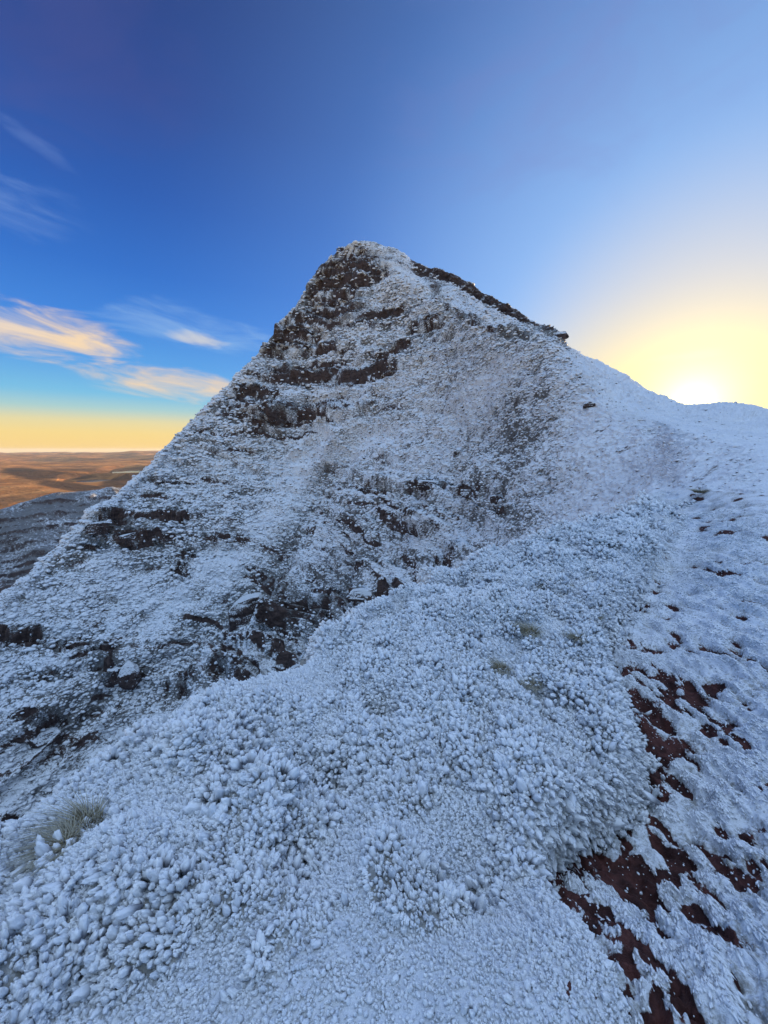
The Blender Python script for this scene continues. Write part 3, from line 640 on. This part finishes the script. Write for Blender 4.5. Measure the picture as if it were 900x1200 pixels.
hill(150, 6200, 420, 700, 95); hill(20, 7000, 900, 500, 60)
# lakes: flatten the ground
LK = []
for (px, py, zw, wx, wr) in ((110, 563.5, -395, 150, 330), (150, 553.5, -385, 190, 700)):
    th, e_ = ang(px, py); rr_ = zw/float(e_); cx, cy = rr_*math.sin(th), rr_*math.cos(th)
    ca, sa = math.cos(th), math.sin(th); dx_ = (x3-cx)*ca - (y3-cy)*sa; dr_ = (x3-cx)*sa + (y3-cy)*ca
    q = np.sqrt((dx_/wx)**2+(dr_/wr)**2); h3 = h3*sstep(.9, 2.6, q) + (zw-9)*(1-sstep(.9, 2.6, q))
    # nothing between eye and lake rises above the sight line
    cone = np.exp(-(dx_/(wx*1.3))**2)*(dr_ < 0)*sstep(.35, .8, r3/rr_)
    lim = r3*float(e_)-6; h3 = np.where(cone > .05, h3 + (np.minimum(h3, lim)-h3)*np.clip(cone*2, 0, 1), h3)
    LK.append((cx, cy, zw, wx, wr, th))
P3 = np.stack([x3, y3, h3], -1)
m, nt, b = new_mat('moor_grass'); N = NT(nt); P = N.pos()
mp = N.n('ShaderNodeMapping'); mp.inputs['Scale'].default_value = (.001, .001, .001); N.l(P, mp.inputs[0]); Q = mp.outputs[0]
a1 = N.noise(Q, .55, 4, .6, .4); a2 = N.noise(Q, 3.2, 5, .65); a3 = N.noise(Q, 14, 4, .7)
c = N.ramp(a2, [(.25, (.15, .060, .024)), (.45, (.38, .150, .045)), (.6, (.55, .24, .08)), (.8, (.32, .16, .06))])
c = N.mix(N.math('MULTIPLY', N.sm(a3, .4, .75), .5), c, (.20, .11, .05))
a4 = N.noise(Q, .9, 5, .6, .6)
c = N.mix(N.math('MULTIPLY', N.sm(a4, .48, .58), .55), c, (.10, .055, .035))
c = N.mix(N.attr('wood_shade'), c, (.032, .024, .020))  # dark woods and cloud shadows, both painted into the moor colour
N.l(c, b.inputs['Base Color']); b.inputs['Roughness'].default_value = .95; b.inputs['Specular IOR Level'].default_value = .05
N.l(N.bump(N.math('ADD', a2, N.math('MULTIPLY', a3, .5)), .8, 40), b.inputs['Normal'])
wood_shade_l = [(60, 556, 60, 5, 3, 1), (90, 571, 60, 5.5, 9, 1), (30, 552, 30, 4, 5, .9), (150, 564, 34, 8, -8, 1), (170, 560, 30, 8, 0, 1), (120, 575, 30, 4, 5, .8)]
e3 = h3/r3
wm, _, _ = blobs(wood_shade_l, np.broadcast_to(TH3[None], e3.shape), e3)
wm = .85*sstep(.36, .66, wm + .26*fbm(x3/500, y3/500, x3*0+1, 4))*(np.abs(TH3[None]) < R(80))
wm = np.maximum(wm*(r3 > 2500), .7*sstep(.02, .36, fbm(x3/1800, y3/3600, x3*0+5, 4))*sstep(5000, 8000, r3))
moor = mesh_obj('terrain', P3.reshape(-1, 3), grid_faces(len(RR3), nT)[:, ::-1], m, attrs={'wood_shade': wm.ravel()})
tag(moor, kind='structure')
# water
mw, nt, b = new_mat('lake_water'); N = NT(nt)
b.inputs['Base Color'].default_value = (.02, .03, .04, 1); b.inputs['Roughness'].default_value = .12; b.inputs['IOR'].default_value = 1.33
N.l(N.bump(N.noise(N.pos(), .2, 3), .15, .2), b.inputs['Normal'])
for (cx, cy, zw, wx, wr, th) in LK:
    t_ = np.linspace(0, 2*np.pi, 72, endpoint=False); rad = 1+.28*np.sin(2*t_+1)+.14*np.sin(5*t_)+.08*np.sin(9*t_+2)
    ux = wx*rad*np.cos(t_); ur = wr*rad*np.sin(t_)
    V = np.stack([cx+ux*math.cos(th)+ur*math.sin(th), cy-ux*math.sin(th)+ur*math.cos(th), np.full(72, zw)], 1)
    me = bpy.data.meshes.new('water'); me.from_pydata([tuple(v) for v in V], [], [list(range(71, -1, -1))]); me.materials.append(mw)
    o = bpy.data.objects.new('water', me); COL.objects.link(o); tag(o, kind='structure')

# ================================================================== ROCKS AND GRASS TUFTS
mr, nt, b = new_mat('snow_capped_rock'); N = NT(nt); P = N.pos()
gn = N.n('ShaderNodeNewGeometry'); sxyz = N.n('ShaderNodeSeparateXYZ'); N.l(gn.outputs['Normal'], sxyz.inputs[0])
f1 = N.noise(P, 1.1, 5, .65); f2 = N.noise(P, 4, 4, .6)
c = N.mix(N.sm(f1, .35, .65), (.040, .026, .026), (.095, .066, .060))
sn = N.sm(N.math('ADD', sxyz.outputs[2], N.math('MULTIPLY', N.math('SUBTRACT', f2, .5), 1.8)), .25, .62)
N.l(N.mix(sn, c, (.72, .77, .83)), b.inputs['Base Color']); b.inputs['Roughness'].default_value = .85
N.l(N.bump(N.math('ADD', f1, f2), .9, .3), b.inputs['Normal'])
def cube_sphere(n):
    """a rounded cube grid: vertices on the cube, quads"""
    V = []; Q = []; key = {}
    def vid(p):
        k = tuple(np.round(p, 5))
        if k not in key: key[k] = len(V); V.append(p)
        return key[k]
    t = np.linspace(-1, 1, n+1)
    for ax in range(3):
        for sg in (-1, 1):
            for i in range(n):
                for j in range(n):
                    q = []
                    for (a_, b_) in ((i, j), (i+1, j), (i+1, j+1), (i, j+1)):
                        p = [0, 0, 0]; p[ax] = sg; p[(ax+1) % 3] = t[a_]; p[(ax+2) % 3] = t[b_]; q.append(vid(np.array(p, float)))
                    Q.append(q if sg > 0 else q[::-1])
    return np.array(V), np.array(Q)
CV, CQ = cube_sphere(30)
def rock(px, py, wpx, hpx, label, seed, dep=.8, yaw=0., lay=.03, name='rock_outcrop'):
    i, j = loc(px, py, True); q = Pm[i, j]; dist = np.linalg.norm(q)
    w_ = wpx/F*dist*.5; h_ = hpx/F*dist*.5; d_ = w_*dep
    V = CV/np.linalg.norm(CV, axis=1, keepdims=True)*1.25; o = seed*13.7; rg = np.random.default_rng(seed+50)
    for k_ in range(20):
        nk_ = rg.normal(0, 1, 3)*[1, 1, .8]
        if k_ < 6: nk_ = np.array([(1, .1, .1), (-1, .15, 0), (.1, 1, .1), (.1, -1, .15), (0, .1, 1), (0, 0, -1)][k_])+rg.normal(0, .14, 3)
        nk_ /= np.linalg.norm(nk_); dk_ = rg.uniform(.72, .95) if k_ < 6 else rg.uniform(.82, 1.12)
        V = V - np.maximum(0, V@nk_-dk_)[:, None]*nk_
    zl = V[:, 2]*2.1+.25*noise3(V[:, 0]*1.5+o, V[:, 1]*1.5, V[:, 2]); ph_ = zl-np.floor(zl)
    V[:, :2] *= (1 - lay*sstep(.70, .9, ph_)*(ph_ < .97) + .10*noise3(np.floor(zl)*5.1+o, V[:, 0]*.7, V[:, 1]*.7))[:, None]
    V += .045*np.stack([fbm(V[:, 0]*3.5+o+k_*9, V[:, 1]*3.5, V[:, 2]*3.5, 4) for k_ in range(3)], 1)
    V *= [w_, d_, h_]
    c_, s_ = math.cos(yaw+GT[i, j]*-1), math.sin(yaw-GT[i, j]); X_ = V[:, 0]*c_-V[:, 1]*s_; Y_ = V[:, 0]*s_+V[:, 1]*c_; V[:, 0] = X_; V[:, 1] = Y_
    ob = mesh_obj(name, V, CQ, mr); ob.location = (float(q[0]+.25*d_*math.sin(GT[i, j])), float(q[1]+.25*d_*math.cos(GT[i, j])), float(q[2])-.25*h_)
    tag(ob, label, 'rock', 'dark rocks standing out of the frosted slope'); return ob
rock(285, 722, 44, 56, 'biggest dark grey rock block, squarish and bare, below the left half of the mountain face', 1, .9, .3, .06)
rock(138, 795, 20, 22, 'small dark red rock with two faces under a frosted hump, left part of the slope', 2, .9, .2)
rock(157, 797, 18, 24, 'small dark red rock just right of its twin under a frosted hump', 3, .9, -.2)
rock(46, 850, 22, 12, 'flat dark slab with a snow top near the left edge, above the near ridge', 4, .7, .1)
rock(441, 573, 14, 16, 'small dark rock at the left end of the row of rocks in mid face', 5)
rock(512, 576, 30, 15, 'wide dark red rock in the middle of the row across mid face', 6, .7)
rock(556, 579, 20, 12, 'low reddish rock in the mid-face row, next to the right end', 7, .7)
rock(584, 578, 22, 12, 'low reddish rock at the right end of the row across mid face', 8, .7)
rock(330, 396, 12, 20, 'upright rock sticking out as a notch on the left skyline of the peak', 9, .8, 0, .1)
rock(647, 398, 14, 7, 'last little rock at the right lower end of the dark rim on the skyline', 10, .8)
rock(541, 525, 12, 9, 'lone small dark rock on the smooth snow high above the mid-face row', 11)
rock(691, 472, 15, 7, 'small brown rock on the bright shoulder below the sun glow, left of the sun', 12)
rock(436, 699, 36, 13, 'long dark rock ledge just above the near frosty ridge, under the mountain centre', 13, .6)
rock(484, 690, 24, 15, 'dark rock where the long ledge meets the edge of the near frosty ridge', 14, .6)
rock(345, 790, 26, 20, 'dark hollow-sided rock half hidden behind the crest of the near ridge', 15, .8)
rock(122, 624, 22, 12, 'dark rock on the left slope, left one of a pair under the skyline edge', 16, .7)
rock(156, 634, 26, 14, 'dark rock on the left slope, lower right one of a pair under the skyline edge', 17, .7)

mg, nt, b = new_mat('straw_grass'); N = NT(nt)
c = N.mix(N.attr('tip'), (.24, .19, .09), (.58, .55, .44)); N.l(c, b.inputs['Base Color']); b.inputs['Roughness'].default_value = .8
def tuft(px, py, rad_px, label, seed, far=False):
    rg = np.random.default_rng(seed); i, j = loc(px, py, far); q = Pm[i, j]; dist = np.linalg.norm(q); rad = rad_px/F*dist
    V = []; Q = []; tp = []
    for k in range(260):
        a_ = rg.uniform(0, 2*np.pi); r_ = rad*.55*math.sqrt(rg.random()); bx_, by_ = r_*math.cos(a_), r_*math.sin(a_)
        ln = rad*rg.uniform(.5, 1.1); dx_, dy_ = math.cos(a_)*.8-.5+rg.normal(0, .25), math.sin(a_)*.8-.35+rg.normal(0, .25); wdt = max(.0016, rad*.017)
        s0 = len(V); ns = 5
        for m_ in range(ns+1):
            t_ = m_/ns; cx = bx_+dx_*ln*t_**1.4; cy = by_+dy_*ln*t_**1.4; cz = ln*.75*(t_-.45*t_*t_)-.01
            w_ = wdt*(1-.75*t_); V += [(cx-w_, cy, cz), (cx+w_, cy, cz), (cx, cy+w_*1.4, cz)]; tp += [min(1, t_*1.35)]*3
            if m_:
                o_ = s0+3*(m_-1)
                for u_ in range(3): Q.append((o_+u_, o_+(u_+1) % 3, o_+3+(u_+1) % 3, o_+3+u_))
    ob = mesh_obj('grass_tuft', np.array(V), np.array(Q), mg, attrs={'tip': np.array(tp)}); ob.location = (float(q[0]), float(q[1]), float(q[2]+.18*rad))
    tag(ob, label, 'grass tuft', 'straw grass tufts poking through the rime'); return ob
for k, (px, py, rp, lb) in enumerate([
    (617, 762, 17, 'largest yellowish grass tuft showing through the rime in the middle of the near ridge'),
    (586, 792, 15, 'brownish grass tuft in the rime, just lower left of the largest tuft'),
    (622, 812, 13, 'faint low grass tuft on the smooth rime slope, below the largest tuft'),
    (672, 772, 12, 'small straw tuft on the near ridge, left of the bare reddish soil patch'),
    (697, 720, 11, 'small straw tuft high on the near ridge, above the bare reddish soil patch'),
    (634, 702, 11, 'faint straw tuft near the far edge of the near ridge'),
    (575, 692, 10, 'dark little tuft by the crest edge where the near ridge meets the mountain face'),
    (668, 692, 10, 'thin tuft in the rime between the crest edge and the small straw tuft'),
    (820, 579, 9, 'brown grass tuft at the top of the little bank on the path, below the sun'),
    (96, 968, 24, 'rime-coated curled grass tuft at the left edge of the near ridge'),
    (75, 1000, 20, 'second rime-coated curled grass tuft at the left edge, just below the first'),
]): tuft(px, py, rp, lb, 100+k)

# ================================================================== WORLD
W = bpy.data.worlds.new('World'); scene.world = W; W.use_nodes = True; nt = W.node_tree; nt.nodes.clear(); N = NT(nt)
out = N.n('ShaderNodeOutputWorld'); bg = N.n('ShaderNodeBackground'); N.l(bg.outputs[0], out.inputs[0])
D_ = N.vmath('NORMALIZE', N.n('ShaderNodeTexCoord').outputs['Generated'])
sky = N.n('ShaderNodeTexSky', sky_type='NISHITA', sun_disc=False, sun_elevation=SUN_EL, sun_rotation=SUN_AZ, altitude=800, air_density=1, dust_density=1, ozone_density=2)
sx = N.n('ShaderNodeSeparateXYZ'); N.l(D_, sx.inputs[0])
el = N.math('ARCSINE', sx.outputs[2]); az = N.math('ARCTAN2', sx.outputs[0], sx.outputs[1])
eld = N.math('MULTIPLY', el, 180/math.pi); azd = N.math('MULTIPLY', az, 180/math.pi)
f = N.math('DIVIDE', N.math('MAXIMUM', eld, 0.), 90.)
stops = [(0, (252, 212, 135)), (2, (250, 218, 142)), (3.4, (232, 218, 165)), (4.8, (172, 208, 208)), (6.5, (120, 192, 230)), (10, (88, 162, 232)), (15, (62, 132, 222)), (20, (48, 112, 205)), (27, (42, 92, 180)), (35, (42, 74, 150)), (45, (42, 64, 128)), (90, (60, 84, 150))]
base = N.ramp(f, [(s_/90., lin(*c_)) for s_, c_ in stops])
sd = (math.sin(SUN_AZ)*math.cos(SUN_EL), math.cos(SUN_AZ)*math.cos(SUN_EL), math.sin(SUN_EL))
ds = N.math('MULTIPLY', N.math('ARCCOSINE', N.math('MINIMUM', N.vmath('DOT_PRODUCT', D_, sd), 1.)), 180/math.pi)   # degrees from the sun
c = N.mix(N.sm(ds, 70, 34, 0, .50), base, lin(108, 162, 240))
c = N.mix(N.sm(ds, 50, 14, 0, .85), c, lin(160, 203, 254))
c = N.mix(N.sm(ds, 27, 6, 0, .8), c, lin(240, 222, 196))
lowr = N.math('MULTIPLY', N.sm(ds, 27, 3, 0, 1), N.sm(eld, 20, 4, 0, 1))
c = N.mix(N.math('MULTIPLY', lowr, .9), c, lin(252, 224, 138))
# sky behind the photographer: brightened, an unseen fill added to light the snow
back = N.math('MULTIPLY', N.sm(sx.outputs[1], .15, -.7, 0, 1), N.sm(eld, 5, 50, 0, 1))
c = N.mix(N.math('MULTIPLY', back, .9), c, (.66, .90, 1.12))
zen_fill = N.sm(eld, 47, 76, 0, 1)  # overhead sky brightened out of view, added as fill on the snow
c = N.mix(zen_fill, c, (1.12, 1.50, 2.10))
# clouds
cv = N.n('ShaderNodeCombineXYZ'); N.l(N.math('ADD', N.math('MULTIPLY', azd, .12), N.math('MULTIPLY', eld, .10)), cv.inputs[0]); N.l(N.math('ADD', N.math('MULTIPLY', eld, .50), N.math('MULTIPLY', azd, .03)), cv.inputs[1])
cn = N.noise(cv.outputs[0], 1.0, 7, .58, .5)
cvw = N.n('ShaderNodeCombineXYZ'); N.l(N.math('ADD', N.math('MULTIPLY', azd, .05), N.math('MULTIPLY', eld, .05)), cvw.inputs[0]); N.l(N.math('SUBTRACT', N.math('MULTIPLY', eld, .13), N.math('MULTIPLY', azd, .03)), cvw.inputs[1])
wn_ = N.noise(cvw.outputs[0], 1.3, 6, .6, .8)
def cloud(c, px, py, w_, h_, tilt, amt, col, soft=.95, nz=cn, namp=2.2):
    th, e_ = ang(px, py); a0 = math.degrees(float(th)); e0 = math.degrees(math.atan(float(e_)))
    da = N.math('SUBTRACT', azd, a0); de = N.math('SUBTRACT', N.math('SUBTRACT', eld, e0), N.math('MULTIPLY', da, tilt))
    q = N.math('ADD', N.math('POWER', N.math('ABSOLUTE', N.math('DIVIDE', da, w_)), 2.), N.math('POWER', N.math('ABSOLUTE', N.math('DIVIDE', de, h_)), 2.))
    m_ = N.math('ADD', N.math('SUBTRACT', 1.32, q), N.math('MULTIPLY', N.math('SUBTRACT', nz, .5), namp*2))
    return N.mix(N.math('MULTIPLY', N.sm(m_, 0, soft*2.2), amt), c, lin(*col))
c = cloud(c, 50, 390, 8.5, 2.4, -.10, 1., (255, 222, 178), .8)
c = cloud(c, 10, 375, 4, 1.5, -.1, .7, (240, 222, 205))
c = cloud(c, 195, 449, 10, 2.0, -.06, 1., (255, 218, 170))
c = cloud(c, 232, 397, 3.2, .9, -.05, .8, (245, 222, 190))
c = cloud(c, 225, 385, 9, 2.4, -.05, .45, (170, 205, 240), .9)
c = cloud(c, 25, 248, 6., 2.3, .1, .55, (132, 164, 222), 1.5, cn, 3.2)
c = cloud(c, 25, 155, 3.6, .8, -.35, .45, (118, 150, 215), 1.2, cn, 3)
c = cloud(c, 60, 40, 16, 8, .1, .32, (92, 88, 150), 1.2, wn_, 2)
c = cloud(c, 700, 60, 26, 10, .1, .38, (128, 132, 195), 1.4, wn_, 2.5)
c = cloud(c, 800, 418, 3.6, .55, 0, .5, (255, 238, 190), .8)
def addglow(c, k, amp, col):
    g_ = N.math('MULTIPLY', N.math('EXPONENT', N.math('MULTIPLY', ds, -1./k)), amp)
    v = N.n('ShaderNodeVectorMath', operation='SCALE'); v.inputs[0].default_value = col; N.l(g_, v.inputs['Scale'])
    return N.vmath('ADD', c, v.outputs[0])
c = addglow(c, 6., .50, (1, .72, .12))
c = addglow(c, 2.3, 2.6, (1, .90, .48))
mixn = N.n('ShaderNodeVectorMath', operation='SCALE'); N.l(c, mixn.inputs[0]); mixn.inputs['Scale'].default_value = EK
mixs = N.n('ShaderNodeVectorMath', operation='SCALE'); N.l(sky.outputs[0], mixs.inputs[0]); mixs.inputs['Scale'].default_value = .10
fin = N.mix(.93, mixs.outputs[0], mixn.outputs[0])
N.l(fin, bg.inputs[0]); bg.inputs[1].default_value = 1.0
W.cycles.sampling_method = 'MANUAL'; W.cycles.sample_map_resolution = 1024

# ================================================================== SUN
sl_ = bpy.data.lights.new('sun', 'SUN'); sl_.energy = 4.5; sl_.angle = R(.53); sl_.color = (1, .72, .42)
so_ = bpy.data.objects.new('sun', sl_); COL.objects.link(so_)
from mathutils import Vector
so_.rotation_euler = Vector(sd).to_track_quat('Z', 'Y').to_euler()
so_.location = (60, 60, 120)

scene.view_settings.view_transform = 'Standard'; scene.view_settings.look = 'None'
scene.view_settings.exposure = EXPO; scene.view_settings.gamma = 1
scene.cycles.use_denoising = True
scene.cycles.max_bounces = 5; scene.cycles.diffuse_bounces = 1

mh = bpy.data.materials.new('haze_air'); mh.use_nodes = True; nt = mh.node_tree; nt.nodes.clear()
o_ = nt.nodes.new('ShaderNodeOutputMaterial'); v_ = nt.nodes.new('ShaderNodeVolumePrincipled'); nt.links.new(v_.outputs[0], o_.inputs['Volume'])
v_.inputs['Color'].default_value = (.80, .86, 1, 1); v_.inputs['Density'].default_value = 0.9e-5; v_.inputs['Anisotropy'].default_value = .2
zt, zb = 96., float(min(P3[..., 2].min(), -440))-1.
bx8 = np.array([(sx_*44000, sy_, z_) for z_ in (zb, zt) for sy_ in (-3000, 44000) for sx_ in (-1, 1)])
hz = mesh_obj('haze', bx8, np.array([(0, 2, 3, 1), (4, 5, 7, 6), (0, 1, 5, 4), (2, 6, 7, 3), (0, 4, 6, 2), (1, 3, 7, 5)]), mh, smooth=False)
tag(hz, 'thin pale haze over the moor', 'haze', kind='stuff')
